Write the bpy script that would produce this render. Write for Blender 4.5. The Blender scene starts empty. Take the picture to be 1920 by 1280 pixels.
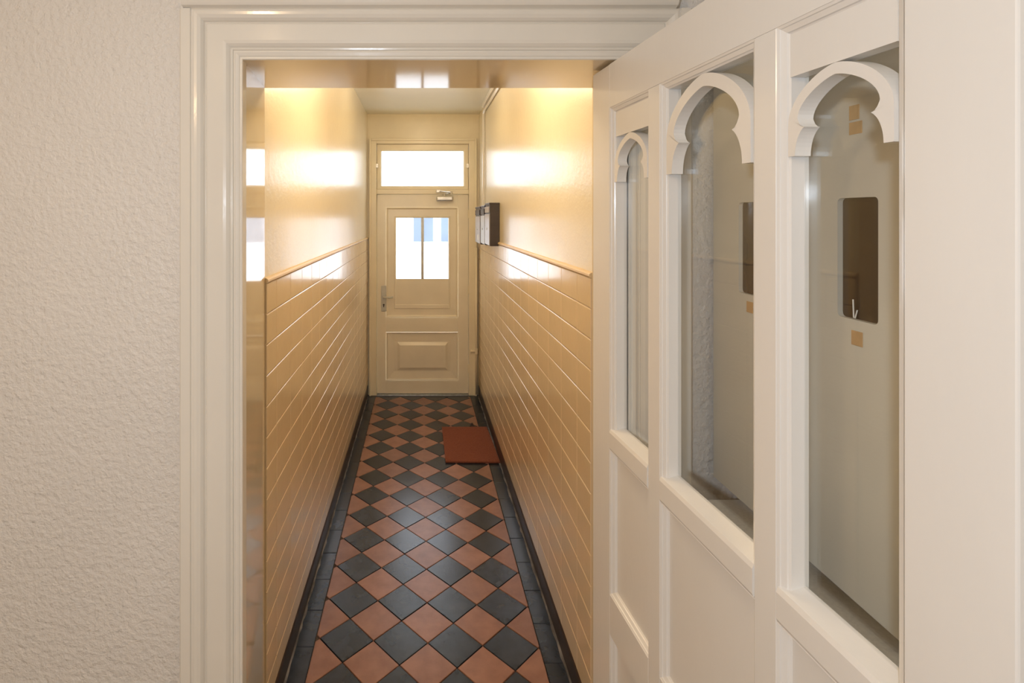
import bpy, bmesh, math, random
from mathutils import Vector, Matrix
random.seed(7)
C = bpy.context.scene.collection
S = bpy.context.scene
PI = math.pi

# ------------------------------------------------------------------ camera, sky, lights, exposure
cd = bpy.data.cameras.new('camera'); cam = bpy.data.objects.new('camera', cd); C.objects.link(cam)
cam.location = (0, 0, 1.7); cam.rotation_euler = (PI/2, 0, 0)
cd.sensor_width = 36; cd.sensor_fit = 'HORIZONTAL'
cd.lens = 975/1920*36
cd.shift_x = (960-788)/1920; cd.shift_y = (405-640)/1920
cd.clip_start = 0.02; cd.clip_end = 200
S.camera = cam

w = bpy.data.worlds.new('overcast_sky'); S.world = w; w.use_nodes = True
bg = w.node_tree.nodes['Background']
bg.inputs[0].default_value = (0.82, 0.88, 1.0, 1); bg.inputs[1].default_value = 6.2

def lamp(name, loc, power, col, size=0.03, kind='POINT', rot=None):
    l = bpy.data.lights.new(name, kind); l.energy = power; l.color = col
    if kind == 'POINT': l.shadow_soft_size = size
    else: l.shape = 'DISK'; l.size = size
    o = bpy.data.objects.new(name, l); C.objects.link(o); o.location = loc
    if rot: o.rotation_euler = rot
    return o
lamp('camera_flash', (-0.33, -0.43, 1.79), 38, (0.76, 0.87, 1.0), 0.03)
lamp('hall_lamp_bulb', (-0.95, -0.55, 2.36), 20, (1.0, 0.68, 0.38), 0.07)
lamp('corridor_lamp_bulb', (0.02, 2.2, 2.46), 16, (1.0, 0.78, 0.52), 0.07)
lamp('corridor_far_fill', (0.02, 3.5, 2.615), 6, (1.0, 0.80, 0.52), 0.03)  # fill light added to brighten the front door end; no such lamp seen

S.view_settings.view_transform = 'Standard'
S.view_settings.look = 'None'
S.view_settings.exposure = 0.0
S.view_settings.gamma = 1.0
S.view_settings.use_curve_mapping = False

# ------------------------------------------------------------------ materials
def mat(name, col, rough=0.5, var=0.0, vscale=6, bump=0.0, bscale=40, bdist=0.002, metal=0.0, spec=0.5,
        coat=0.0, detail=3, col2=None, stretch=None, bump2=None):
    m = bpy.data.materials.new(name); m.use_nodes = True
    nt = m.node_tree; N = nt.nodes; L = nt.links
    b = N['Principled BSDF']
    b.inputs['Roughness'].default_value = rough; b.inputs['Metallic'].default_value = metal
    b.inputs['Specular IOR Level'].default_value = spec
    if coat: b.inputs['Coat Weight'].default_value = coat; b.inputs['Coat Roughness'].default_value = 0.08
    geo = N.new('ShaderNodeNewGeometry')
    vec = geo.outputs['Position']
    if stretch:
        mp = N.new('ShaderNodeMapping'); mp.inputs['Scale'].default_value = stretch
        L.new(vec, mp.inputs['Vector']); vec = mp.outputs['Vector']
    c2 = col2 if col2 else tuple(max(0, c*(1-var)) for c in col)
    n = N.new('ShaderNodeTexNoise'); n.inputs['Scale'].default_value = vscale; n.inputs['Detail'].default_value = detail
    L.new(vec, n.inputs['Vector'])
    r = N.new('ShaderNodeValToRGB')
    r.color_ramp.elements[0].position = 0.35; r.color_ramp.elements[1].position = 0.65
    r.color_ramp.elements[0].color = (*c2, 1); r.color_ramp.elements[1].color = (*col, 1)
    L.new(n.outputs['Fac'], r.inputs['Fac']); L.new(r.outputs['Color'], b.inputs['Base Color'])
    prev = None
    for bp in ([(bump, bscale, bdist)] if bump else []) + ([bump2] if bump2 else []):
        k = N.new('ShaderNodeTexNoise'); k.inputs['Scale'].default_value = bp[1]; k.inputs['Detail'].default_value = 4
        L.new(vec, k.inputs['Vector'])
        bn = N.new('ShaderNodeBump'); bn.inputs['Strength'].default_value = bp[0]; bn.inputs['Distance'].default_value = bp[2]
        L.new(k.outputs['Fac'], bn.inputs['Height'])
        if prev: L.new(prev, bn.inputs['Normal'])
        prev = bn.outputs['Normal']
    if prev: L.new(prev, b.inputs['Normal'])
    return m

def mat_tile_var(m, lo, hi):
    # small per-object tone change so that no two tiles match exactly
    nt = m.node_tree; N = nt.nodes; L = nt.links
    b = N['Principled BSDF']; src = b.inputs['Base Color'].links[0].from_socket
    oi = N.new('ShaderNodeObjectInfo'); mr = N.new('ShaderNodeMapRange')
    mr.inputs['To Min'].default_value = lo; mr.inputs['To Max'].default_value = hi
    L.new(oi.outputs['Random'], mr.inputs['Value'])
    hs = N.new('ShaderNodeHueSaturation'); L.new(mr.outputs['Result'], hs.inputs['Value']); L.new(src, hs.inputs['Color'])
    L.new(hs.outputs['Color'], b.inputs['Base Color'])
    return m

M = {}
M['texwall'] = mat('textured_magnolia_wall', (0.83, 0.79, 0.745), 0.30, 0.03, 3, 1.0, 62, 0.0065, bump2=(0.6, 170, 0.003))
M['gloss'] = mat('glossy_magnolia_woodwork', (0.85, 0.80, 0.72), 0.16, 0.03, 4, 0.12, 60, 0.002, coat=0.3)
M['jamb'] = mat('glossy_cream_door_lining', (0.80, 0.66, 0.45), 0.07, 0.04, 4, 0.05, 14, 0.002, coat=0.6)
M['doorpaint'] = mat('white_eggshell_door_paint', (0.86, 0.83, 0.79), 0.24, 0.03, 5, 0.18, 90, 0.0012, stretch=(1, 1, 0.35), coat=0.15)
M['upper'] = mat('glossy_cream_wall_paint', (0.86, 0.76, 0.56), 0.27, 0.03, 3, 0.3, 30, 0.003, coat=0.1, bump2=(0.25, 120, 0.001))
M['wtile'] = mat_tile_var(mat('cream_painted_wall_tile', (0.80, 0.62, 0.39), 0.17, 0.04, 5, 0.25, 22, 0.002, coat=0.3, bump2=(0.15, 160, 0.0006)), 0.985, 1.015)
M['grout'] = mat('cream_painted_grout', (0.76, 0.57, 0.33), 0.4, 0.05, 9)
M['ceil'] = mat('cream_ceiling_paint', (0.90, 0.87, 0.76), 0.35, 0.03, 3, 0.2, 60, 0.002)
M['enddoor'] = mat('cream_front_door_paint', (0.91, 0.82, 0.64), 0.28, 0.05, 5, 0.15, 60, 0.0015)
M['endframe'] = mat('yellowed_cream_frame_paint', (0.91, 0.80, 0.58), 0.28, 0.06, 5, 0.2, 50, 0.0015)
M['black'] = mat_tile_var(mat('black_quarry_tile', (0.023, 0.028, 0.038), 0.25, 0.0, 14, 0.3, 70, 0.001, col2=(0.013, 0.016, 0.022), detail=6), 0.8, 1.3)
M['red'] = mat_tile_var(mat('terracotta_quarry_tile', (0.31, 0.15, 0.095), 0.32, 0.0, 16, 0.3, 70, 0.001, col2=(0.24, 0.11, 0.068), detail=6), 0.86, 1.12)
M['fgrout'] = mat('dark_floor_grout', (0.07, 0.045, 0.035), 0.7, 0.3, 30)
M['skirt'] = mat('dark_brown_skirting_tile', (0.040, 0.024, 0.018), 0.35, 0.3, 8, 0.2, 60, 0.001)
M['caulk'] = mat('worn_grey_filler_line', (0.20, 0.18, 0.17), 0.8, 0.85, 9, 0.6, 60, 0.002, detail=8)
M['hallfloor'] = mat('beige_hall_carpet', (0.42, 0.34, 0.25), 0.95, 0.2, 60, 0.6, 300, 0.003)
M['coir'] = mat('red_brown_coir', (0.25, 0.075, 0.035), 0.95, 0.0, 120, 0.9, 400, 0.004, col2=(0.20, 0.05, 0.022), detail=5)
M['chrome'] = mat('satin_metal', (0.62, 0.60, 0.55), 0.3, 0.1, 20, metal=0.9)
M['silverpaint'] = mat('pale_handle_enamel', (0.66, 0.64, 0.56), 0.3, 0.08, 20, metal=0.2)
M['dark'] = mat('dark_bronze_metal', (0.055, 0.040, 0.034), 0.45, 0.2, 20, 0.1, 90, 0.001)
M['greybox'] = mat('grey_lilac_letterbox_enamel', (0.50, 0.49, 0.52), 0.3, 0.1, 15, metal=0.1)
M['bluebox'] = mat('pale_blue_letterbox_enamel', (0.60, 0.65, 0.72), 0.3, 0.1, 15, metal=0.1)
M['navy'] = mat('navy_letterbox_edge', (0.03, 0.05, 0.12), 0.35, 0.2, 15)
M['paper'] = mat('white_paper_label', (0.85, 0.84, 0.80), 0.7, 0.03, 10)
M['cabinet'] = mat('dull_cream_cupboard_paint', (0.70, 0.67, 0.59), 0.42, 0.06, 5, 0.25, 120, 0.0012, stretch=(1, .4, 1))
M['ledge'] = mat('speckled_white_worktop', (0.90, 0.88, 0.84), 0.4, 0.10, 140, 0.2, 200, 0.0008, detail=6)
M['smoke'] = mat('brown_smoked_viewing_pane', (0.050, 0.030, 0.017), 0.09, 0.2, 3, 0.0)
M['tan'] = mat('tan_card_sticker', (0.62, 0.40, 0.20), 0.6, 0.1, 60)
M['facade'] = mat('white_rendered_facade', (0.86, 0.86, 0.85), 0.9, 0.03, 2, 0.2, 30, 0.004)
M['farglass'] = mat('dusky_blue_house_window', (0.15, 0.19, 0.24), 0.3, 0.2, 1)
M['pave'] = mat('pale_grey_pavement', (0.55, 0.54, 0.52), 0.9, 0.1, 4, 0.3, 30, 0.004)
M['steel'] = mat('worn_threshold_metal', (0.55, 0.56, 0.58), 0.28, 0.3, 30, metal=0.9)
M['backwall'] = mat('hall_paint_darkened_fill', (0.60, 0.50, 0.38), 0.5, 0.03, 3, 0.2, 60, 0.002)  # tone darkened on the hall walls to cut their bounced fill light
def glassmat(name, tint, rough=0.0):
    m = bpy.data.materials.new(name); m.use_nodes = True; b = m.node_tree.nodes['Principled BSDF']
    nt = m.node_tree
    n = nt.nodes.new('ShaderNodeTexNoise'); n.inputs['Scale'].default_value = 2.2
    bn = nt.nodes.new('ShaderNodeBump'); bn.inputs['Strength'].default_value = 0.02; bn.inputs['Distance'].default_value = 0.002
    nt.links.new(n.outputs['Fac'], bn.inputs['Height'])
    gl = nt.nodes.new('ShaderNodeBsdfGlossy'); gl.inputs['Roughness'].default_value = rough
    gl.inputs['Color'].default_value = (1, 1, 1, 1)
    tr = nt.nodes.new('ShaderNodeBsdfTransparent'); tr.inputs['Color'].default_value = (*tint, 1)
    ge = nt.nodes.new('ShaderNodeNewGeometry'); dt = nt.nodes.new('ShaderNodeVectorMath'); dt.operation = 'DOT_PRODUCT'
    nt.links.new(ge.outputs['Incoming'], dt.inputs[0]); nt.links.new(bn.outputs['Normal'], dt.inputs[1])
    def mth(op, a, b=None):
        q = nt.nodes.new('ShaderNodeMath'); q.operation = op; q.use_clamp = False
        if isinstance(a, float): q.inputs[0].default_value = a
        else: nt.links.new(a, q.inputs[0])
        if b is not None: q.inputs[1].default_value = b
        return q.outputs[0]
    c_ = mth('ABSOLUTE', dt.outputs['Value']); q = nt.nodes.new('ShaderNodeMath'); q.operation = 'SUBTRACT'; q.inputs[0].default_value = 1.0; nt.links.new(c_, q.inputs[1])
    p5 = mth('POWER', q.outputs[0], 5.0); f_ = mth('ADD', mth('MULTIPLY', p5, 0.96), 0.035)
    mx = nt.nodes.new('ShaderNodeMixShader')
    nt.links.new(f_, mx.inputs[0]); nt.links.new(tr.outputs[0], mx.inputs[1]); nt.links.new(gl.outputs[0], mx.inputs[2])
    nt.links.new(mx.outputs[0], nt.nodes['Material Output'].inputs['Surface'])
    return m
M['glass'] = glassmat('clear_thin_glass', (0.985, 0.99, 0.985))
M['frost'] = glassmat('clear_transom_glass', (0.95, 0.97, 0.96))
def emis(name, col, s):
    m = bpy.data.materials.new(name); m.use_nodes = True; b = m.node_tree.nodes['Principled BSDF']
    b.inputs['Base Color'].default_value = (*col, 1); b.inputs['Emission Color'].default_value = (*col, 1)
    b.inputs['Emission Strength'].default_value = s; return m
M['lampglow'] = emis('warm_glowing_opal_glass', (1.0, 0.80, 0.5), 1.5)

# ------------------------------------------------------------------ helpers
def mesh_obj(name, bm, m, parent=None, smooth=False):
    bmesh.ops.recalc_face_normals(bm, faces=bm.faces)
    me = bpy.data.meshes.new(name); bm.to_mesh(me); bm.free()
    if isinstance(m, (list, tuple)):
        for x in m: me.materials.append(x)
    else: me.materials.append(m)
    if smooth:
        for p in me.polygons: p.use_smooth = True
    o = bpy.data.objects.new(name, me); C.objects.link(o)
    if parent: o.parent = parent
    return o
def tag(o, label=None, cat=None, group=None, kind=None):
    if label: o['label'] = label
    if cat: o['category'] = cat
    if group: o['group'] = group
    if kind: o['kind'] = kind
    return o
def empty(name, loc=(0, 0, 0), label=None, cat=None, group=None, kind=None):
    o = bpy.data.objects.new(name, None); C.objects.link(o); o.location = loc
    o.empty_display_size = 0.1
    return tag(o, label, cat, group, kind)
def box(bm, x0, x1, y0, y1, z0, z1, bev=0.0, seg=1, mi=0):
    r = bmesh.ops.create_cube(bm, size=1.0); vs = r['verts']
    for v in vs:
        v.co = Vector((x0 if v.co.x < 0 else x1, y0 if v.co.y < 0 else y1, z0 if v.co.z < 0 else z1))
    fs = set(f for v in vs for f in v.link_faces)
    for f in fs: f.material_index = mi
    if bev > 0:
        es = set(e for v in vs for e in v.link_edges)
        bmesh.ops.bevel(bm, geom=list(es), offset=bev, segments=seg, affect='EDGES', profile=0.5)
def bx(*a, **k):
    bm = bmesh.new(); box(bm, *a, **k); return bm
def cyl(bm, p0, p1, r, n=16, r2=None):
    p0 = Vector(p0); p1 = Vector(p1); d = p1-p0
    q = d.to_track_quat('Z', 'Y').to_matrix().to_4x4(); q.translation = (p0+p1)/2
    bmesh.ops.create_cone(bm, cap_ends=True, segments=n, radius1=r, radius2=r if r2 is None else r2, depth=d.length, matrix=q)
def tube(bm, pts, r, n=10):
    pts = [Vector(p) for p in pts]; rings = []
    for i, p in enumerate(pts):
        if i == 0: d = pts[1]-p
        elif i == len(pts)-1: d = p-pts[-2]
        else: d = (pts[i+1]-p).normalized()+(p-pts[i-1]).normalized()
        q = d.to_track_quat('Z', 'Y')
        rings.append([bm.verts.new(p+q @ Vector((r*math.cos(2*PI*k/n), r*math.sin(2*PI*k/n), 0))) for k in range(n)])
    for a, b in zip(rings, rings[1:]):
        for k in range(n): bm.faces.new((a[k], a[(k+1) % n], b[(k+1) % n], b[k]))
    bm.faces.new(rings[0][::-1]); bm.faces.new(rings[-1])
def sub(parent, name, bm, m, smooth=False): return mesh_obj(name, bm, m, parent, smooth)
def prism(bm, poly, f0, f1):
    """extrude a 2-D polygon; f0/f1 map (u,v) to the two 3-D end faces"""
    a = [bm.verts.new(f0(*p)) for p in poly]; b = [bm.verts.new(f1(*p)) for p in poly]
    n = len(poly); bm.faces.new(a); bm.faces.new(b[::-1])
    for i in range(n): bm.faces.new((a[i], b[i], b[(i+1) % n], a[(i+1) % n]))
def uvring(bm, rings, closed=True):
    """bridge successive vertex rings"""
    for a, b in zip(rings, rings[1:]):
        n = len(a)
        for i in range(n): bm.faces.new((a[i], a[(i+1) % n], b[(i+1) % n], b[i]))

# ------------------------------------------------------------------ dimensions
XL, XR = -0.505, 0.560            # corridor wall faces
YH, YP, YE = 1.400, 1.680, 4.950   # hall face of partition, corridor face, end wall
ZC, ZHC = 2.67, 2.62               # corridor / hall ceilings
HL, HR, HB = -1.95, 0.965, -2.6    # hall left, right, back
JL0, JL1, JR = -0.474, -0.503, 0.556
ZS = 2.1175                        # soffit

# ------------------------------------------------------------------ structure : floor
floor = mesh_obj('floor', bx(HL-0.1, HR+0.1, HB-0.1, YE+0.2, -0.12, -0.006), M['fgrout'])
tag(floor, 'corridor floor of black and terracotta diamond tiles with black border', 'floor', kind='structure')
sub(floor, 'carpet', bx(HL, HR, HB, 1.345, -0.006, 0.004), M['hallfloor'])
# checker of 45 degree tiles, clipped to the field between the borders
FX0, FX1, FY0, FY1 = -0.4195, 0.4705, 1.36, 4.885
DX, DY, SH = 0.2175, 0.2162, -0.0554
def clip(poly, axis, lim, keep_less):
    out = []
    for i in range(len(poly)):
        a, b = poly[i], poly[(i+1) % len(poly)]
        ia = (a[axis] <= lim) == keep_less or a[axis] == lim
        ib = (b[axis] <= lim) == keep_less or b[axis] == lim
        if ia: out.append(a)
        if ia != ib:
            t = (lim-a[axis])/(b[axis]-a[axis]); out.append(tuple(a[k]+t*(b[k]-a[k]) for k in range(2)))
    return out
def area(p): return 0.5*sum(p[i][0]*p[(i+1) % len(p)][1]-p[(i+1) % len(p)][0]*p[i][1] for i in range(len(p)))
def tile_mesh(name, poly, cx, cy, m, h=0.0, g=0.004):
    bm = bmesh.new()
    top = [bm.verts.new((x-cx, y-cy, h)) for x, y in poly]
    bot = [bm.verts.new((x-cx, y-cy, -0.010)) for x, y in poly]
    f = bm.faces.new(top); n = len(poly)
    for i in range(n): bm.faces.new((bot[i], bot[(i+1) % n], top[(i+1) % n], top[i]))
    bmesh.ops.bevel(bm, geom=list(f.edges), offset=g*0.35, segments=1, affect='EDGES')
    o = mesh_obj(name, bm, m, floor); o.location = (cx, cy, 0); return o
protos = {}
nfl = 0
for i in range(-2, 12):
    for j in range(-8, 40):
        if (i+j) % 2: continue
        cx = -0.405 + i*DX/2; cyc = 1.988 + j*DY/2
        cx0 = cx
        col = 'black' if i % 2 != 0 else 'red'
        cy = cyc + SH*(cx+0.405)
        a, b = DX/2-0.0022, DY/2-0.0022
        P = [(cx-a, cy+SH*-a), (cx, cy-b), (cx+a, cy+SH*a), (cx, cy+b)]
        Q = P
        for ax, lim, less in ((0, FX0, False), (0, FX1, True), (1, FY0, False), (1, FY1, True)):
            if Q: Q = clip(Q, ax, lim, less)
        if len(Q) < 3 or abs(area(Q)) < 2e-4: continue
        full = len(Q) == 4 and abs(abs(area(Q))-abs(area(P))) < 1e-7
        nfl += 1
        dz = random.uniform(-0.0006, 0.0006)
        if full and col in protos:
            o = protos[col].copy(); C.objects.link(o); o.parent = floor; o.location = (cx, cy, dz)
        else:
            o = tile_mesh('floor_tile', Q, cx, cy, M[col]); o.location.z = dz
            if full: protos[col] = o
        o.rotation_euler = (random.uniform(-.0015, .0015), random.uniform(-.0015, .0015), 0)
# black border tiles along both walls and across the far end
def border(x0, x1, ys):
    for a, b in zip(ys, ys[1:]):
        P = [(x0+.0012, a+.0012), (x1-.0012, a+.0012), (x1-.0012, b-.0012), (x0+.0012, b-.0012)]
        o = tile_mesh('border_tile', P, (x0+x1)/2, (a+b)/2, M['black']); o.location.z = random.uniform(-.0005, .0005)
ys = [1.36]; y = 1.483
while y < FY1: ys.append(y); y += 0.1905
ys.append(FY1)
border(-0.4985, FX0-0.001, ys)
ys = [1.36]; y = 1.407+0.19
while y < FY1: ys.append(y); y += 0.1915
ys.append(FY1)
border(FX1+0.001, 0.551, ys)
border(-0.4985, 0.551, [FY1+0.001, 4.925])
# worn filler line between border tiles and skirting
for x, s in ((-0.4965, 1), (0.549, -1)):
    bm = bmesh.new(); y = 1.69; L0 = []; L1 = []
    while y < 4.93:
        wv = 0.004+0.006*random.random()
        L0.append(bm.verts.new((x-s*0.002, y, 0.004))); L1.append(bm.verts.new((x+s*wv, y, 0.0011))); y += 0.035
    for k in range(len(L0)-1): bm.faces.new((L0[k], L0[k+1], L1[k+1], L1[k]))
    sub(floor, 'filler_line', bm, M['caulk'])
sub(floor, 'threshold_strip', bx(-0.44, 0.49, 4.926, 5.02, -0.01, 0.006, bev=0.002), M['steel'])

# ------------------------------------------------------------------ structure : corridor walls with tiled dado
def corridor_wall(name, xf, s, zoff, yphase, step, label):
    # s = +1 : wall faces +X (left wall)
    w_ = mesh_obj(name, bx(min(xf, xf-s*0.12), max(xf, xf-s*0.12), YP+0.002 if s > 0 else YP+0.002, YE+0.15, 0, ZC+0.05), M['upper'])
    tag(w_, label, 'wall', kind='structure')
    # grout bed, slightly proud of the painted wall
    ztop = 1.500+zoff
    a, b = xf-s*0.0, xf+s*0.004
    sub(w_, 'grout_bed', bx(min(a, b), max(a, b), YP+0.004, YE-0.001, 0.10, ztop), M['grout'])
    T = 0.0065; bev = 0.0028
    def tile(y0, y1, z0, z1):
        g = 0.0013; y0 += .0009; y1 -= .0009; z0 += g; z1 -= g
        cy, cz = (y0+y1)/2, (z0+z1)/2
        key = (name, round(y1-y0, 4), round(z1-z0, 4))
        if key in protos:
            o = protos[key].copy(); C.objects.link(o); o.parent = w_
        else:
            bm = bmesh.new(); hy, hz = (y1-y0)/2, (z1-z0)/2
            R = []
            for dy, dz, d in ((0, 0, 0.0), (0, 0, T-0.0018), (bev*.2, bev*.35, T-.0006), (bev*.6, bev, T)):
                R.append([bm.verts.new((s*d, u*(hy-dy), v*(hz-dz))) for u, v in ((-1, -1), (1, -1), (1, 1), (-1, 1))])
            uvring(bm, R); bm.faces.new(R[-1])
            o = mesh_obj('wall_tile', bm, M['wtile'], w_); protos[key] = o
        o.location = (xf+s*0.002, cy, cz)
        o.rotation_euler = (0, random.uniform(-.003, .003), random.uniform(-.001, .001))
    yj = []; y = yphase
    while y > YP+step: y -= step
    yj = [YP+0.004]
    while y < YE-0.02:
        if y > YP+0.03: yj.append(y)
        y += step
    yj.append(YE-0.001)
    zj = [0.102]+[0.1*k+zoff for k in range(2, 16)] 
    for z0, z1 in zip(zj, zj[1:]):
        for y0, y1 in zip(yj, yj[1:]): tile(y0, y1, z0, z1)
    # rounded cap strip
    bm = bmesh.new(); prof = [(0, 0), (0.010, 0.001), (0.0135, 0.006), (0.013, 0.012), (0.008, 0.017), (0, 0.019)]
    prism(bm, prof, lambda u, v: (xf+s*u, YP+0.004, ztop+v-0.001), lambda u, v: (xf+s*u, YE-0.001, ztop+v-0.001))
    sub(w_, 'dado_strip', bm, M['grout'], smooth=False)
    return w_
wall_left = corridor_wall('wall_left', XL, 1, -0.018, 1.80, 0.1925, 'left corridor wall, cream tiles below and glossy cream paint above')
wall_right = corridor_wall('wall_right', XR, -1, 0.0, 1.83, 0.205, 'right corridor wall, cream tiles below and glossy cream paint above')
for nm, xf, s in (('baseboard_left', XL, 1), ('baseboard_right', XR, -1)):
    b = empty(nm, (xf, YP, 0), None, None, None, 'structure')
    b['label'] = 'dark brown skirting along the foot of the %s corridor tiles' % ('left' if s > 0 else 'right'); b['category'] = 'skirting'
    y = YP+0.004; k = 0
    while y < YE-0.01:
        y1 = min(y+0.38, YE-0.001)
        bm = bmesh.new(); prof = [(0, 0), (0.0085, 0), (0.0095, 0.085), (0.007, 0.096), (0.003, 0.1), (0, 0.1)]
        prism(bm, prof, lambda u, v: (s*u, y-YP+.0006, v), lambda u, v: (s*u, y1-YP-.0006, v))
        sub(b, 'skirting_tile', bm, M['skirt']); y = y1
# end wall, four solid pieces round the opening as one mesh
EX0, EX1, EZ = -0.482, 0.533, 2.431
bm = bmesh.new()
box(bm, XL, EX0, YE, YE+0.22, 0, ZC); box(bm, EX1, XR, YE, YE+0.22, 0, ZC); box(bm, EX0, EX1, YE, YE+0.22, EZ, ZC)
we = tag(mesh_obj('wall_far', bm, M['endframe']), 'cream end wall around the front door', 'wall', kind='structure')
ceil = mesh_obj('ceiling', bx(XL-0.12, XR+0.12, YP-0.3, YE+0.2, ZC, ZC+0.1), M['ceil'])
tag(ceil, 'pale cream corridor ceiling', 'ceiling', kind='structure')

# partition with the doorway
bm = bmesh.new()
box(bm, HL-0.1, JL1-0.012, YH, YP, 0, ZC); box(bm, JR+0.03, HR+0.1, YH, YP, 0, ZC); box(bm, JL1-0.012, JR+0.03, YH, YP, ZS+0.03, ZC)
tag(mesh_obj('wall_partition', bm, M['texwall']), 'textured magnolia wall with the doorway into the corridor', 'wall', kind='structure')
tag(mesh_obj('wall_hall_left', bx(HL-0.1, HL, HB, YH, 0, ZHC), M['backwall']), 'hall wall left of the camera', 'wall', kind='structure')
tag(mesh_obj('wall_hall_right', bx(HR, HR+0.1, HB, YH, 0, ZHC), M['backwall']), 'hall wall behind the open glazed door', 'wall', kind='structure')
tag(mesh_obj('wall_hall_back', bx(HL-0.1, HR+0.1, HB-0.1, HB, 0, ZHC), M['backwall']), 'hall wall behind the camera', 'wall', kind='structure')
tag(mesh_obj('ceiling_hall', bx(HL-0.1, HR+0.1, HB-0.1, YH, ZHC, ZHC+0.1), M['ceil']), 'hall ceiling above the camera', 'ceiling', kind='structure')

# ------------------------------------------------------------------ doorway lining and architrave
fr = empty('trim_1', (0, YH, 0), 'glossy cream moulded frame around the doorway', 'door frame', kind='structure')
def fobj(name, bm, m, smooth=False):
    bmesh.ops.translate(bm, verts=bm.verts, vec=(0, -YH, 0)); return sub(fr, name, bm, m, smooth)
bm = bmesh.new()
prism(bm, [(JL0, 1.393), (JL1, YP+0.001), (JL1-0.013, YP+0.001), (JL1-0.013, 1.401), (JL0-0.02, 1.401), (JL0-0.02, 1.393)], lambda u, v: (u, v, 0.0), lambda u, v: (u, v, ZS+0.02))
fobj('jamb', bm, M['jamb'])
bm = bmesh.new(); box(bm, JR, JR+0.03, 1.393, YP+0.001, 0.0, ZS+0.02); fobj('jamb', bm, M['jamb'])
bm = bmesh.new(); prism(bm, [(JL0-.002, 1.393), (JR, 1.393), (JR, YP+0.001), (JL1-.002, YP+0.001)], lambda u, v: (u, v, ZS-(v-1.38)*0.012), lambda u, v: (u, v, ZS+0.03))
fobj('head_lining', bm, M['jamb'])
prof = [(0, -0.02), (0, 0.008), (0.0015, 0.0105), (0.0045, 0.0105), (0.006, 0.007), (0.0075, 0.007), (0.010, 0.010), (0.018, 0.0125), (0.0215, 0.011),
        (0.0225, 0.008), (0.0245, 0.008), (0.0255, 0.012), (0.029, 0.013), (0.0305, 0.0115), (0.034, 0.016), (0.040, 0.021), (0.048, 0.0225), (0.090, 0.0215),
        (0.093, 0.019), (0.0945, 0.0165), (0.0965, 0.018), (0.099, 0.024), (0.104, 0.030), (0.112, 0.034), (0.119, 0.035), (0.1235, 0.034), (0.125, 0.030), (0.128, 0.030), (0.130, 0.034), (0.154, 0.034), (0.158, 0.031), (0.158, -0.0)]
YA = 1.397
def archi(xa, s):
    bm = bmesh.new()
    a = [bm.verts.new((xa+s*t, YA-d, 0.0)) for t, d in prof]; b = [bm.verts.new((xa+s*t, YA-d, ZS+min(t, 0.128))) for t, d in prof]
    n = len(prof)
    for i in range(n-1): bm.faces.new((a[i], b[i], b[i+1], a[i+1]))
    bm.faces.new(a); 
    return fobj('architrave', bm, M['gloss'])
archi(JL0, -1); archi(JR, 1)
bm = bmesh.new(); hp = [p for p in prof if p[0] <= 0.1235]+[(0.128, 0.030), (0.128, 0.0)]
a = [bm.verts.new((JL0-t, YA-d, ZS+t)) for t, d in hp]; b = [bm.verts.new((JR+t, YA-d, ZS+t)) for t, d in hp]
for i in range(len(hp)-1): bm.faces.new((a[i], b[i], b[i+1], a[i+1]))
fobj('architrave', bm, M['gloss'])
bm = bmesh.new(); cp = [(0.0, 0.0), (0.030, 0.0), (0.036, 0.002), (0.044, 0.004), (0.047, 0.009), (0.050, 0.016), (0.056, 0.021), (0.058, 0.030), (0.054, 0.034), (0.0, 0.046)]
prism(bm, cp, lambda u, v: (-0.622, YA-u, ZS+0.128+v), lambda u, v: (0.672, YA-u, ZS+0.128+v))
fobj('cap_moulding', bm, M['gloss'])

# ------------------------------------------------------------------ glazed inner door, opened into the hall
# local frame: origin at hinge end on the floor, +u along the leaf towards the camera, +n away from the camera side (+X), z up
HP = Vector((0.502, 1.511, 0.0)); ud = Vector((0.0713, -0.9975, 0)); nd = Vector((0.9975, 0.0713, 0))
d2 = empty('door_2', HP, 'white glazed door standing open with three cusped arch panes', 'door', kind='structure')
d2.rotation_euler = (0, 0, math.atan2(ud.y, ud.x))
# in this frame local x = u ; local y = rotated 90 deg ccw from u = +X side = n
def L(name, bm, m, parent=None, smooth=False): return sub(parent or d2, name, bm, m, smooth)
TH = 0.042; LW = 1.014; ZT = 2.109; ZB = 0.008
def U(Y): return (1.511-Y)/0.9975
O1 = (U(1.400), U(1.197)); O2 = (U(1.147), U(0.855)); O3 = (U(0.807), U(0.610))
def lbox(*a, **k): return bx(*a, **k)
L('stile', lbox(0, O1[0], 0, TH, ZB, ZT, bev=0.0015), M['doorpaint'])
L('stile', lbox(O3[1], LW, 0, TH, ZB, ZT, bev=0.0025, seg=2), M['doorpaint'])
L('top_rail', lbox(O1[0], O3[1], 0, TH, 1.992, ZT, bev=0.0003), M['doorpaint'])
for a, b in ((O1[1], O2[0]), (O2[1], O3[0])):
    L('mullion', lbox(a, b, 0, TH, 0.22, 1.992, bev=0.0012), M['doorpaint'])
for o_ in (O1, O2, O3):
    L('middle_rail', lbox(o_[0], o_[1], 0, TH, 0.575, 0.683, bev=0.0008), M['doorpaint'])
L('bottom_rail', lbox(O1[0], O3[1], 0, TH, ZB, 0.22, bev=0.0008), M['doorpaint'])
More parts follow.
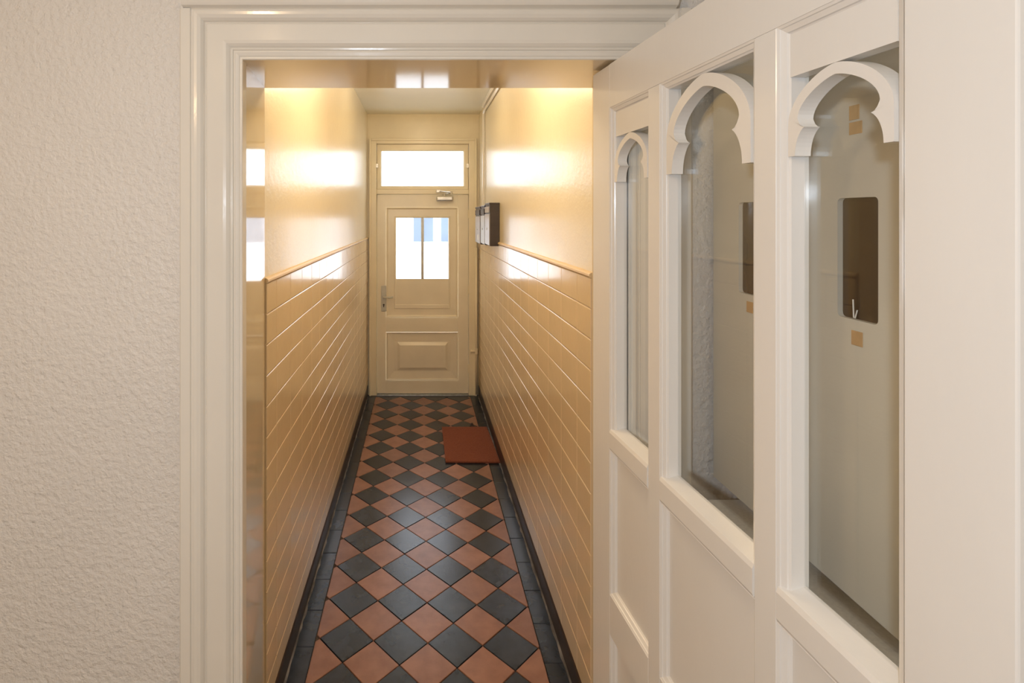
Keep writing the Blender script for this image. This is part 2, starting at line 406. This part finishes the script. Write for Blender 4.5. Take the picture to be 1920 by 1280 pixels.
def frame_mould(u0, u1, z0, z1, wd, y0, y1, steps=None, sides='LRTB'):
    """moulded bead running round a rectangular opening"""
    pr = steps or [(0, y0), (0.25*wd, y0+0.15*(y1-y0)), (0.3*wd, y0+0.32*(y1-y0)), (0.75*wd, y0+0.62*(y1-y0)), (0.82*wd, y0+0.82*(y1-y0)), (wd, y1)]
    bm = bmesh.new(); R = []
    for t, y in pr:
        R.append([bm.verts.new((u0+t, y, z0+t)), bm.verts.new((u1-t, y, z0+t)), bm.verts.new((u1-t, y, z1-t)), bm.verts.new((u0+t, y, z1-t))])
    R.append([bm.verts.new((u0+wd, TH*.95, z0+wd)), bm.verts.new((u1-wd, TH*.95, z0+wd)), bm.verts.new((u1-wd, TH*.95, z1-wd)), bm.verts.new((u0+wd, TH*.95, z1-wd))])
    uvring(bm, R); return bm
def arch(u0, u1, z0, H, y0, y1):
    c = (u0+u1)/2; a = (u1-u0)/2
    inner = [(0.84*a, 0)]
    for k in range(1, 9):
        th = k/8*1.25
        inner.append((0.54*a+0.30*a*math.cos(th), 0.34*H*math.sin(th)/math.sin(1.25)))
    # large arc: kicks back out above the cusp, then up to the slightly pointed crown
    cx_, cz_ = inner[-1]
    inner += [(cx_+0.05*a, cz_+0.008*H), (cx_+0.105*a, cz_+0.05*H), (cx_+0.14*a, cz_+0.10*H)]
    xm = cx_+0.148*a; zc = 0.46*H; rz = 0.405*H
    for k in range(0, 15):
        t = math.sin(PI/2*k/14); inner.append((xm*(1-t**1.8)**0.72 if k < 14 else 0.0, zc+rz*t))
    outer = [(a, 0), (a, 0.22*H), (a, 0.40*H)]
    for k in range(1, 15):
        t = math.sin(PI/2*k/14); outer.append((a*(1-t**1.9)**0.64 if k < 14 else 0.0, 0.40*H+0.595*H*t))
    n = 30
    def resample(P):
        d = [0]
        for p, q in zip(P, P[1:]): d.append(d[-1]+math.hypot(q[0]-p[0], q[1]-p[1]))
        out = []
        for k in range(n+1):
            t = d[-1]*k/n; i = max(j for j in range(len(d)) if d[j] <= t+1e-12)
            if i >= len(P)-1: out.append(P[-1]); continue
            f = (t-d[i])/(d[i+1]-d[i]); out.append((P[i][0]+f*(P[i+1][0]-P[i][0]), P[i][1]+f*(P[i+1][1]-P[i][1])))
        return out
    # keep the cusp sharp: use the inner polyline's own vertices and resample the outer to the same count
    n = len(inner)-1; out_r = resample(outer); inn = inner
    I = [(c+x, z0+z) for x, z in inn]+[(c-x, z0+z) for x, z in inn[-2::-1]]
    O = [(c+x, z0+z) for x, z in out_r]+[(c-x, z0+z) for x, z in out_r[-2::-1]]
    bm = bmesh.new()
    IF = [bm.verts.new((x, y0, z)) for x, z in I]; IB = [bm.verts.new((x, y1, z)) for x, z in I]
    OF = [bm.verts.new((x, y0, z)) for x, z in O]; OB = [bm.verts.new((x, y1, z)) for x, z in O]
    for k in range(len(I)-1):
        bm.faces.new((IF[k], IF[k+1], OF[k+1], OF[k])); bm.faces.new((IB[k], OB[k], OB[k+1], IB[k+1]))
        bm.faces.new((IF[k], IB[k], IB[k+1], IF[k+1])); bm.faces.new((OF[k], OF[k+1], OB[k+1], OB[k]))
    for k in (0, len(I)-1): bm.faces.new((IF[k], OF[k], OB[k], IB[k]))
    return bm
MW = 0.016
for idx, o_ in enumerate((O1, O2, O3)):
    ztop = 1.992
    # moulding round the upper opening (down to the glazing sill)
    L('glazing_moulding', frame_mould(o_[0], o_[1], 1.070, ztop, MW, 0.001, 0.012), M['doorpaint'])
    u0, u1 = o_[0]+MW, o_[1]-MW
    zg = ztop-MW
    if idx != 1:
        L('head_panel', lbox(u0, u1, 0.010, 0.034, 1.911, zg), M['doorpaint']); zg = 1.911
    H = zg-1.790
    L('cusped_arch', arch(u0+0.0005, u1-0.0005, 1.790, H-0.001, 0.006, 0.031), M['doorpaint'])
    # glazing sill, chamfered on top
    bm = bmesh.new(); P = [(0.000, 1.073), (-0.002, 1.078), (-0.002, 1.119), (0.001, 1.127), (0.030, 1.135), (0.036, 1.135), (0.036, 1.073)]
    prism(bm, P, lambda u, v: (o_[0]+0.002, u, v), lambda u, v: (o_[1]-0.002, u, v)); L('glazing_sill', bm, M['doorpaint'])
    g = bmesh.new(); box(g, u0, u1, 0.0325, 0.0355, 1.134, zg)
    L('glass_pane', g, M['glass'])
    # solid panel under the sill
    L('panel_moulding', frame_mould(o_[0], o_[1], 0.683, 1.073, 0.015, 0.001, 0.014), M['doorpaint'])
    L('panel', lbox(o_[0]+0.004, o_[1]-0.004, 0.0145, 0.034, 0.69, 1.068), M['doorpaint'])
    L('panel_moulding', frame_mould(o_[0], o_[1], 0.22, 0.575, 0.015, 0.001, 0.014), M['doorpaint'])
    L('panel', lbox(o_[0]+0.004, o_[1]-0.004, 0.0145, 0.034, 0.225, 0.57), M['doorpaint'])
for z in (0.3, 1.05, 1.82):
    bm = bmesh.new(); cyl(bm, (-0.004, TH+0.003, z-0.045), (-0.004, TH+0.003, z+0.045), 0.005, 10); L('hinge', bm, M['chrome'])

# ------------------------------------------------------------------ meter cupboard and ledge behind the glazed door
K = 0.775
cup = empty('meter_cupboard', (K, 1.15, 1.013), 'dull cream meter cupboard with two dark viewing panes behind the glazed door', 'cupboard')
def Lc(name, bm, m): 
    bmesh.ops.translate(bm, verts=bm.verts, vec=(-K, -1.15, -1.013)); return sub(cup, name, bm, m)
Y0c, Y1c = 0.30, 1.375
wins = [(1.180, 1.266), (0.880, 0.966), (0.580, 0.666)]; wz = (1.515, 1.733)
bm = bmesh.new(); yy = Y0c
# front board with rounded-corner window cut-outs, built as strips round every window
def rrect(y0, y1, z0, z1, r, n=4):
    P = []
    for (cy, cz, a0) in ((y1-r, z0+r, -PI/2), (y1-r, z1-r, 0), (y0+r, z1-r, PI/2), (y0+r, z0+r, PI)):
        for k in range(n+1): P.append((cy+r*math.cos(a0+PI/2*k/n), cz+r*math.sin(a0+PI/2*k/n)))
    return P
def loop(P):
    V = [bm.verts.new((K, y, z)) for y, z in P]
    return V, [bm.edges.new((V[i], V[(i+1) % len(V)])) for i in range(len(V))]
E = loop([(Y0c, 1.013), (Y1c, 1.013), (Y1c, 2.25), (Y0c, 2.25)])[1]; holes = []
for w0, w1 in wins:
    V, e = loop(rrect(w0, w1, wz[0], wz[1], 0.008)); E += e; holes.append(V)
bmesh.ops.triangle_fill(bm, use_beauty=True, edges=E)
for V in holes:
    D = [bm.verts.new((K+0.018, v.co.y, v.co.z)) for v in V]; uvring(bm, [V, D])
Lc('front_board', bm, M['cabinet'])
Lc('body', bx(K+0.022, HR-0.002, Y0c, Y1c, 1.016, 2.25), M['cabinet'])
bm = bmesh.new(); box(bm, K+0.0005, K+0.022, Y0c, Y0c+.01, 1.013, 2.25); box(bm, K+.0005, K+.022, Y1c-.001, Y1c, 1.013, 2.25); box(bm, K+.0005, K+.022, Y0c, Y1c, 1.0131, 1.023)
Lc('edge_strip', bm, M['cabinet'])
for w0, w1 in wins:
    Lc('viewing_pane', bx(K+0.010, K+0.016, w0-0.002, w1+0.002, wz[0]-.002, wz[1]+.002), M['smoke'])
for yc, zc, hw, hh in ((0.922, 1.483, 0.012, 0.013), (0.928, 1.885, 0.011, 0.013), (0.925, 1.857, 0.014, 0.011), (1.222, 1.486, 0.012, 0.013)):
    o = Lc('sticker', bx(K-0.0012, K, yc-hw, yc+hw, zc-hh, zc+hh, bev=0.0005), M['tan']); o['label'] = 'small tan sticker'
bm = bmesh.new(); tube(bm, [(K+0.006, 0.937, 1.517), (K+0.004, 0.936, 1.55)], 0.0012, 6); tube(bm, [(K+0.006, 0.934, 1.517), (K+0.004, 0.927, 1.532)], 0.0012, 6)
Lc('paper_scrap', bm, M['paper'])
led = empty('boxed_ledge', (0.80, 0.85, 0.0), 'speckled white boxed ledge under the meter cupboard behind the glazed door', 'ledge')
def Ll(name, bm, m):
    bmesh.ops.translate(bm, verts=bm.verts, vec=(-.80, -.85, 0)); return sub(led, name, bm, m)
Ll('top', bx(0.634, HR-0.002, 0.30, 1.353, 0.936, 0.964, bev=0.003), M['ledge'])
Ll('box_front', bx(0.65, 0.668, 0.31, 1.352, 0.004, 0.936), M['cabinet'])
Ll('side_panel', bx(0.668, HR-0.003, 0.31, 0.328, 0.004, 0.936), M['cabinet'])

# ------------------------------------------------------------------ front door, its frame and the transom
t2 = empty('trim_2', (0, YE, 0), 'cream frame around the front door and its transom', 'door frame', kind='structure')
def Lt(name, bm, m=None):
    bmesh.ops.translate(bm, verts=bm.verts, vec=(0, -YE, 0)); return sub(t2, name, bm, m or M['endframe'])
PX = lambda p: (p-788)*YE/975
PZ = lambda p: 1.7-(p-405)*YE/975
FL, FR_ = PX(706.3), PX(878.7)
Lt('jamb', bx(EX0, FL, YE-0.028, YE+0.16, 0.0, EZ, bev=0.003)); Lt('jamb', bx(FR_, EX1, YE-0.028, YE+0.16, 0.0, EZ, bev=0.003))
Lt('head', bx(FL, FR_, YE-0.028, YE+0.16, PZ(270), EZ, bev=0.003))
Lt('outer_bead', bx(EX0-.002, EX0+.018, YE-0.04, YE-0.026, 0.0, EZ+0.002, bev=0.004, seg=2)); Lt('outer_bead', bx(EX1-.018, EX1+.002, YE-0.04, YE-0.026, 0.0, EZ+0.002, bev=0.004, seg=2))
Lt('outer_bead', bx(EX0+.018, EX1-.018, YE-0.04, YE-0.026, EZ-0.018, EZ+0.002, bev=0.004, seg=2))
Lt('transom_bar', bx(FL, FR_, YE-0.014, YE+0.16, PZ(364), PZ(355), bev=0.003))
Lt('door_stop_bead', bx(FL-.001, FL+.016, YE+.058, YE+.075, 0.0, PZ(364)+.001)); Lt('door_stop_bead', bx(FR_-.016, FR_+.001, YE+.058, YE+.075, 0.0, PZ(364)+.001))
Lt('door_stop_bead', bx(FL+.016, FR_-.016, YE+.058, YE+.075, PZ(364)-.016, PZ(364)+.001)); Lt('door_stop_bead', bx(FL+.016, FR_-.016, YE+.058, YE+.075, 0.0, .022))
for q in ((FL-.001, FL+.012, PZ(355), EZ-.1), (FR_-.012, FR_+.001, PZ(355), EZ-.1), (FL, FR_, PZ(355)-.001, PZ(355)+.012), (FL, FR_, PZ(270)-.012, PZ(270)+.001)):
    Lt('sash_stop_bead', bx(q[0], q[1], YE+.052, YE+.07, q[2], q[3]))
# transom window
w1 = empty('window_1', (0, YE, PZ(316)), 'wide white clear transom window above the front door', 'window', kind='structure')
def Lw(name, bm, m=None):
    bmesh.ops.translate(bm, verts=bm.verts, vec=(0, -YE, -PZ(316))); return sub(w1, name, bm, m or M['endframe'])
gx0, gx1, gz0, gz1 = PX(715.3), PX(869), PZ(348), PZ(283)
TX0, TX1, TZ0, TZ1 = FL+.002, FR_-.002, PZ(355)+.001, PZ(270)-.001
def sash(x0, x1, z0, z1, gx0, gx1, gz0, gz1, y0, y1):
    bm = bmesh.new()
    R = []
    for (a, b, c, d, y) in ((x0, x1, z0, z1, y1), (x0, x1, z0, z1, y0+.003), (x0+.003, x1-.003, z0+.003, z1-.003, y0), (gx0-.012, gx1+.012, gz0-.012, gz1+.012, y0), (gx0-.006, gx1+.006, gz0-.006, gz1+.006, y0+.006), (gx0-.003, gx1+.003, gz0-.003, gz1+.003, y0+.008), (gx0, gx1, gz0, gz1, y0+.018), (gx0, gx1, gz0, gz1, y1)):
        R.append([bm.verts.new((a, y, c)), bm.verts.new((b, y, c)), bm.verts.new((b, y, d)), bm.verts.new((a, y, d))])
    R.append(R[0]); uvring(bm, R); return bm
Lw('sash', sash(TX0, TX1, TZ0, TZ1, gx0, gx1, gz0, gz1, YE+0.004, YE+0.05))
Lw('glass_pane', bx(gx0-.0, gx1+.0, YE+0.03, YE+0.034, gz0, gz1), M['frost'])
for x in (PX(707.5), PX(876)):
    bm = bmesh.new(); box(bm, x-.012, x+.012, YE-0.036, YE-0.028, PZ(315), PZ(307), bev=.002); cyl(bm, (x, YE-.05, PZ(311)), (x, YE-.036, PZ(311)), .005, 8)
    Lw('catch', bm, M['chrome'])
# leaf
d1 = empty('door_1', (0, YE, 0), 'cream panelled front door with two-pane window at the end of the corridor', 'door', kind='structure')
def Ld(name, bm, m=None, parent=None, smooth=False):
    bmesh.ops.translate(bm, verts=bm.verts, vec=(0, -YE, 0)); return sub(parent or d1, name, bm, m or M['enddoor'], smooth)
LX0, LX1, LZ0, LZ1 = FL+.004, FR_-.004, 0.012, PZ(364.8)
YF = YE+0.006
AX0, AX1, AZ0, AZ1 = PX(724), PX(858.5), PZ(594.7), PZ(388.7)   # upper field
WX0, WX1, WZ0, WZ1 = PX(742.6), PX(841), PZ(523), PZ(408.4)      # glass
BX0, BX1, BZ0, BZ1 = PX(724), PX(859), PZ(712.8), PZ(622.8)      # lower panel
Ld('stile', bx(LX0, AX0, YF, YF+.044, LZ0, LZ1, bev=.001)); Ld('stile', bx(AX1, LX1, YF, YF+.044, LZ0, LZ1, bev=.001))
Ld('top_rail', bx(AX0, AX1, YF, YF+.044, AZ1, LZ1)); Ld('middle_rail', bx(AX0, AX1, YF, YF+.044, BZ1, AZ0)); Ld('bottom_rail', bx(AX0, AX1, YF, YF+.044, LZ0, BZ0))
def field(x0, x1, z0, z1, rings):
    bm = bmesh.new(); R = []
    for (a, b, c, d, y) in rings: R.append([bm.verts.new((a, y, c)), bm.verts.new((b, y, c)), bm.verts.new((b, y, d)), bm.verts.new((a, y, d))])
    uvring(bm, R); return bm, R
def ins(x0, x1, z0, z1, t, y): return (x0+t, x1-t, z0+t, z1-t, y)
bm, R = field(0, 0, 0, 0, [ins(AX0, AX1, AZ0, AZ1, 0, YF-.003), ins(AX0, AX1, AZ0, AZ1, .004, YF-.005), ins(AX0, AX1, AZ0, AZ1, .010, YF-.003), ins(AX0, AX1, AZ0, AZ1, .014, YF+.006), ins(AX0, AX1, AZ0, AZ1, .02, YF+.009),
    (WX0-.018, WX1+.018, PZ(578)-.004, WZ1+.018, YF+.009), (WX0-.012, WX1+.012, PZ(578), WZ1+.012, YF+.002), (WX0-.004, WX1+.004, PZ(572), WZ1+.004, YF+.003), (WX0-.003, WX1+.003, PZ(571), WZ1+.003, YF+.008), (WX0, WX1, WZ0, WZ1, YF+.010), (WX0, WX1, WZ0, WZ1, YF+.040)])
Ld('window_surround', bm)
Ld('muntin', bx(PX(789.6), PX(794.8), YF+.006, YF+.036, WZ0, WZ1, bev=.003), M['silverpaint'])
for a, b in ((WX0, PX(790)), (PX(794.3), WX1)): Ld('glass_pane', bx(a, b, YF+.020, YF+.024, WZ0, WZ1), M['glass'])
GX0, GX1, GZ0, GZ1 = PX(745.5), PX(839.7), PZ(694.5), PZ(642.5)
bm, R = field(0, 0, 0, 0, [ins(BX0, BX1, BZ0, BZ1, 0, YF-.002), ins(BX0, BX1, BZ0, BZ1, .004, YF-.004), ins(BX0, BX1, BZ0, BZ1, .010, YF-.002), ins(BX0, BX1, BZ0, BZ1, .014, YF+.008), (GX0-.030, GX1+.030, GZ0-.012, GZ1+.012, YF+.015), (GX0-.002, GX1+.002, GZ0-.002, GZ1+.002, YF+.014), (GX0+.022, GX1-.022, GZ0+.026, GZ1-.026, YF+.001)])
bm.faces.new(R[-1]); Ld('raised_panel', bm)
hp_ = Ld('handle_plate', bx(PX(714.8), PX(724.6), YF-.009, YF, PZ(583.4), PZ(535.6), bev=.003), M['silverpaint'])
bm = bmesh.new(); tube(bm, [(PX(719.8), YF-.006, PZ(556)), (PX(719.8), YF-.045, PZ(556)), (PX(724), YF-.052, PZ(556)), (PX(731), YF-.052, PZ(556.5)), (PX(737.5), YF-.048, PZ(555.5))], .009, 10)
bmesh.ops.translate(bm, verts=bm.verts, vec=(0, -YE, 0)); sub(hp_, 'lever', bm, M['silverpaint'], True)
bm = bmesh.new(); cyl(bm, (PX(719.6), YF-.012, PZ(571)), (PX(719.6), YF-.008, PZ(571)), .0085, 12); box(bm, PX(719.6)-.004, PX(719.6)+.004, YF-.012, YF-.008, PZ(575.5), PZ(571))
bmesh.ops.translate(bm, verts=bm.verts, vec=(0, -YE, 0)); sub(hp_, 'keyhole', bm, M['dark'])
cl = Ld('door_closer', bx(PX(818), PX(849), YF-.062, YF-.001, PZ(377), PZ(368), bev=.012, seg=3), M['chrome'])
bm = bmesh.new(); cyl(bm, (PX(833), YF-.035, PZ(368)), (PX(833), YF-.035, PZ(362.5)), .012, 12)
tube(bm, [(PX(833), YF-.035, PZ(363.5)), (PX(845), YF-.12, PZ(363))], .006, 8); tube(bm, [(PX(845), YF-.12, PZ(362)), (PX(822), YF-.035, PZ(359))], .0055, 8); cyl(bm, (PX(845), YF-.12, PZ(365)), (PX(845), YF-.12, PZ(360)), .010, 10)
box(bm, PX(818), PX(826), YE-.04, YE-.014, PZ(361), PZ(356), bev=.002)
bmesh.ops.translate(bm, verts=bm.verts, vec=(0, -YE, 0)); sub(cl, 'arm', bm, M['chrome'])
for z in (0.25, 1.0, 1.72):
    bm = bmesh.new(); cyl(bm, (LX1+.003, YF-.006, z-.04), (LX1+.003, YF-.006, z+.04), .006, 10); Ld('hinge', bm, M['endframe'])

# ------------------------------------------------------------------ letterboxes on the right wall
def letterbox(y0, y1, dx, z0, z1, side, front, label, extra):
    r = empty('letterbox', (XR, (y0+y1)/2, z0), label, 'letterbox', 'letterboxes on the right corridor wall')
    cy = (y0+y1)/2
    def a(n, bm, m, p=None):
        bmesh.ops.translate(bm, verts=bm.verts, vec=(-XR, -cy, -z0)); return sub(p or r, n, bm, m)
    xw = XR-0.0005; xf = XR-dx
    a('body', bx(xf+.004, xw, y0, y1, z0, z1, bev=.003), side)
    a('lid', bx(xf-.002, xw, y0-.002, y1+.002, z1-.004, z1+.010, bev=.003), side)
    f = a('door', bx(xf-.002, xf+.004, y0+.006, y1-.006, z0+.006, z1-.07, bev=.001), front)
    a('flap', bx(xf-.004, xf+.003, y0+.02, y1-.02, z1-.060, z1-.018, bev=.001), extra)
    bm = bmesh.new(); cyl(bm, (xf-.006, cy, z0+.12), (xf-.001, cy, z0+.12), .008, 10)
    a('lock', bm, M['chrome'], f)
    return r, a
r, a = letterbox(3.665, 3.925, 0.072, 1.488, 1.785, M['dark'], M['greybox'], 'dark-sided letterbox nearest the camera on the right corridor wall', M['greybox'])
r, a = letterbox(3.945, 4.195, 0.072, 1.480, 1.772, M['navy'], M['bluebox'], 'pale blue letterbox with dark flap, middle of the three', M['dark'])
r, a = letterbox(4.225, 4.58, 0.074, 1.470, 1.768, M['dark'], M['greybox'], 'grey letterbox with white label, nearest the front door', M['dark'])
a('name_label', bx(XR-.0775, XR-.0755, 4.30, 4.40, 1.50, 1.545), M['paper'])

# ------------------------------------------------------------------ cable trunking, pipe, doormat, door stop
t = empty('cable_trunking', (XR, 4.45, 2.6), 'white cable trunking along the ceiling corner down to the letterboxes', 'trunking')
def Lk(name, bm, m):
    bmesh.ops.translate(bm, verts=bm.verts, vec=(-XR, -4.45, -2.6)); return sub(t, name, bm, m)
Lk('ceiling_run', bx(XR-.030, XR-.0005, YP+.003, 4.46, 2.628, ZC-.001, bev=.003), M['gloss'])
bm = bmesh.new(); tube(bm, [(XR-.014, YP+.01, 2.60), (XR-.014, 4.40, 2.60), (XR-.014, 4.46, 2.585), (XR-.014, 4.48, 2.54), (XR-.014, 4.48, 1.80)], .011, 10)
Lk('conduit', bm, M['gloss'])
bm = bmesh.new(); tube(bm, [(XR-.03, YE-.028-.012, 0.02), (XR-.03, YE-.04, 1.40)], .010, 12)
pp = empty('corner_pipe', (XR-.03, YE-.04, 0), 'cream painted pipe with a stub valve in the corner right of the front door', 'pipe')
bmesh.ops.translate(bm, verts=bm.verts, vec=(-XR+.03, -YE+.04, 0)); sub(pp, 'pipe', bm, M['endframe'], True)
bm = bmesh.new(); cyl(bm, (0, 0, .40), (0, 0, .45), .016, 12); cyl(bm, (-.005, 0, .425), (-.045, 0, .425), .009, 10); cyl(bm, (-.045, 0, .425), (-.055, 0, .425), .016, 12)
sub(pp, 'valve', bm, M['endframe'])
# doormat
def doormat():
    bm = bmesh.new(); n, m_ = 24, 34
    P = [Vector((0.174, 3.578)), Vector((0.5485, 3.572)), Vector((0.533, 4.168)), Vector((0.1735, 4.165))]
    top = {}
    for i in range(n+1):
        for j in range(m_+1):
            u, v = i/n, j/m_
            p = (P[0]*(1-u)+P[1]*u)*(1-v)+(P[3]*(1-u)+P[2]*u)*v
            e = 0.004 if i in (0, n) or j in (0, m_) else 0
            top[i, j] = bm.verts.new((p.x+random.uniform(-.0006, .0006), p.y+random.uniform(-.0006, .0006), .0175-e+random.uniform(-.001, .001)))
    for i in range(n):
        for j in range(m_): bm.faces.new((top[i, j], top[i+1, j], top[i+1, j+1], top[i, j+1]))
    edge = [top[i, 0] for i in range(n+1)]+[top[n, j] for j in range(1, m_+1)]+[top[i, m_] for i in range(n-1, -1, -1)]+[top[0, j] for j in range(m_-1, 0, -1)]
    bot = [bm.verts.new((v.co.x, v.co.y, .0035)) for v in edge]
    N = len(edge)
    for k in range(N): bm.faces.new((edge[k], edge[(k+1) % N], bot[(k+1) % N], bot[k]))
    bm.faces.new(bot); return bm
dm = empty('doormat', (0.35, 3.87, 0), 'red-brown coir doormat against the right wall of the tiled floor', 'doormat')
bm = doormat(); bmesh.ops.translate(bm, verts=bm.verts, vec=(-.35, -3.87, 0)); sub(dm, 'coir_pile', bm, M['coir'])
sub(dm, 'backing', bx(0.176-.35, 0.534-.35, 3.581-3.87, 4.163-3.87, 0.0005, 0.0045), M['dark'])
ds = empty('door_stop', (PX(0)*0+0.418, 4.21, 0), 'small dark door stop on the floor behind the doormat', 'door stop')
bm = bmesh.new(); cyl(bm, (0, 0, .0008), (0, 0, .006), .018, 14); sub(ds, 'base', bm, M['dark'])
bm = bmesh.new(); cyl(bm, (0, 0, .006), (0, 0, .026), .012, 14, .009); sub(ds, 'stud', bm, M['dark'])

# ------------------------------------------------------------------ lamps out of frame
def ceiling_lamp(x, y, zc, zb, label):
    r = empty('ceiling_lamp', (x, y, zc), label, 'lamp')
    bm = bmesh.new(); cyl(bm, (0, 0, -.02), (0, 0, 0), .05, 20); sub(r, 'ceiling_rose', bm, M['gloss'])
    bm = bmesh.new(); cyl(bm, (0, 0, zb-zc+.05), (0, 0, -.02), .004, 8); sub(r, 'flex', bm, M['gloss'])
    bm = bmesh.new(); cyl(bm, (0, 0, zb-zc+.066), (0, 0, zb-zc+.10), .018, 12); sub(r, 'lamp_holder', bm, M['gloss'])
ceiling_lamp(-.95, -.55, ZHC, 2.36, 'pendant lamp hanging from the hall ceiling')
ceiling_lamp(.02, 2.2, ZC, 2.46, 'pendant lamp hanging from the corridor ceiling')

r = empty('ceiling_lamp', (.02, 3.5, ZC), 'added unseen flush fitting for the fill light nearer the front door', 'lamp')  # made-up fitting that goes with the added far fill light
bm = bmesh.new(); cyl(bm, (0, 0, -.014), (0, 0, 0), .045, 20); sub(r, 'ceiling_rose', bm, M['gloss'])
# ------------------------------------------------------------------ the street outside
tag(mesh_obj('pavement', bx(-12, 12, 5.3, 13.0, -0.15, -0.03), M['pave']), 'pale pavement and street outside the front door', 'ground', kind='structure')
YO = 13.0
hs = empty('house', (0, YO, 0), 'white rendered house across the street seen through the front door panes', 'building')
sub(hs, 'wall', bx(-7, 7, 0, 0.4, -0.1, 3.6), M['facade'])
sub(hs, 'plinth', bx(-7, 7, -0.03, 0, -0.1, 0.82), M['facade'])
for x0, x1 in ((-0.17, 0.32), (0.52, 1.0), (-2.6, -1.7), (2.4, 3.3)):
    f = sub(hs, 'window', bx(x0, x1, -0.02, -0.001, 1.06, 2.3), M['farglass'])
    bm = bmesh.new(); box(bm, (x0+x1)/2-.015, (x0+x1)/2+.015, -0.03, -.02, 1.06, 2.3); box(bm, x0-.03, x1+.03, -.05, -.02, 1.02, 1.06); sub(f, 'glazing_bar', bm, M['facade'])
print('floor tiles', nfl)
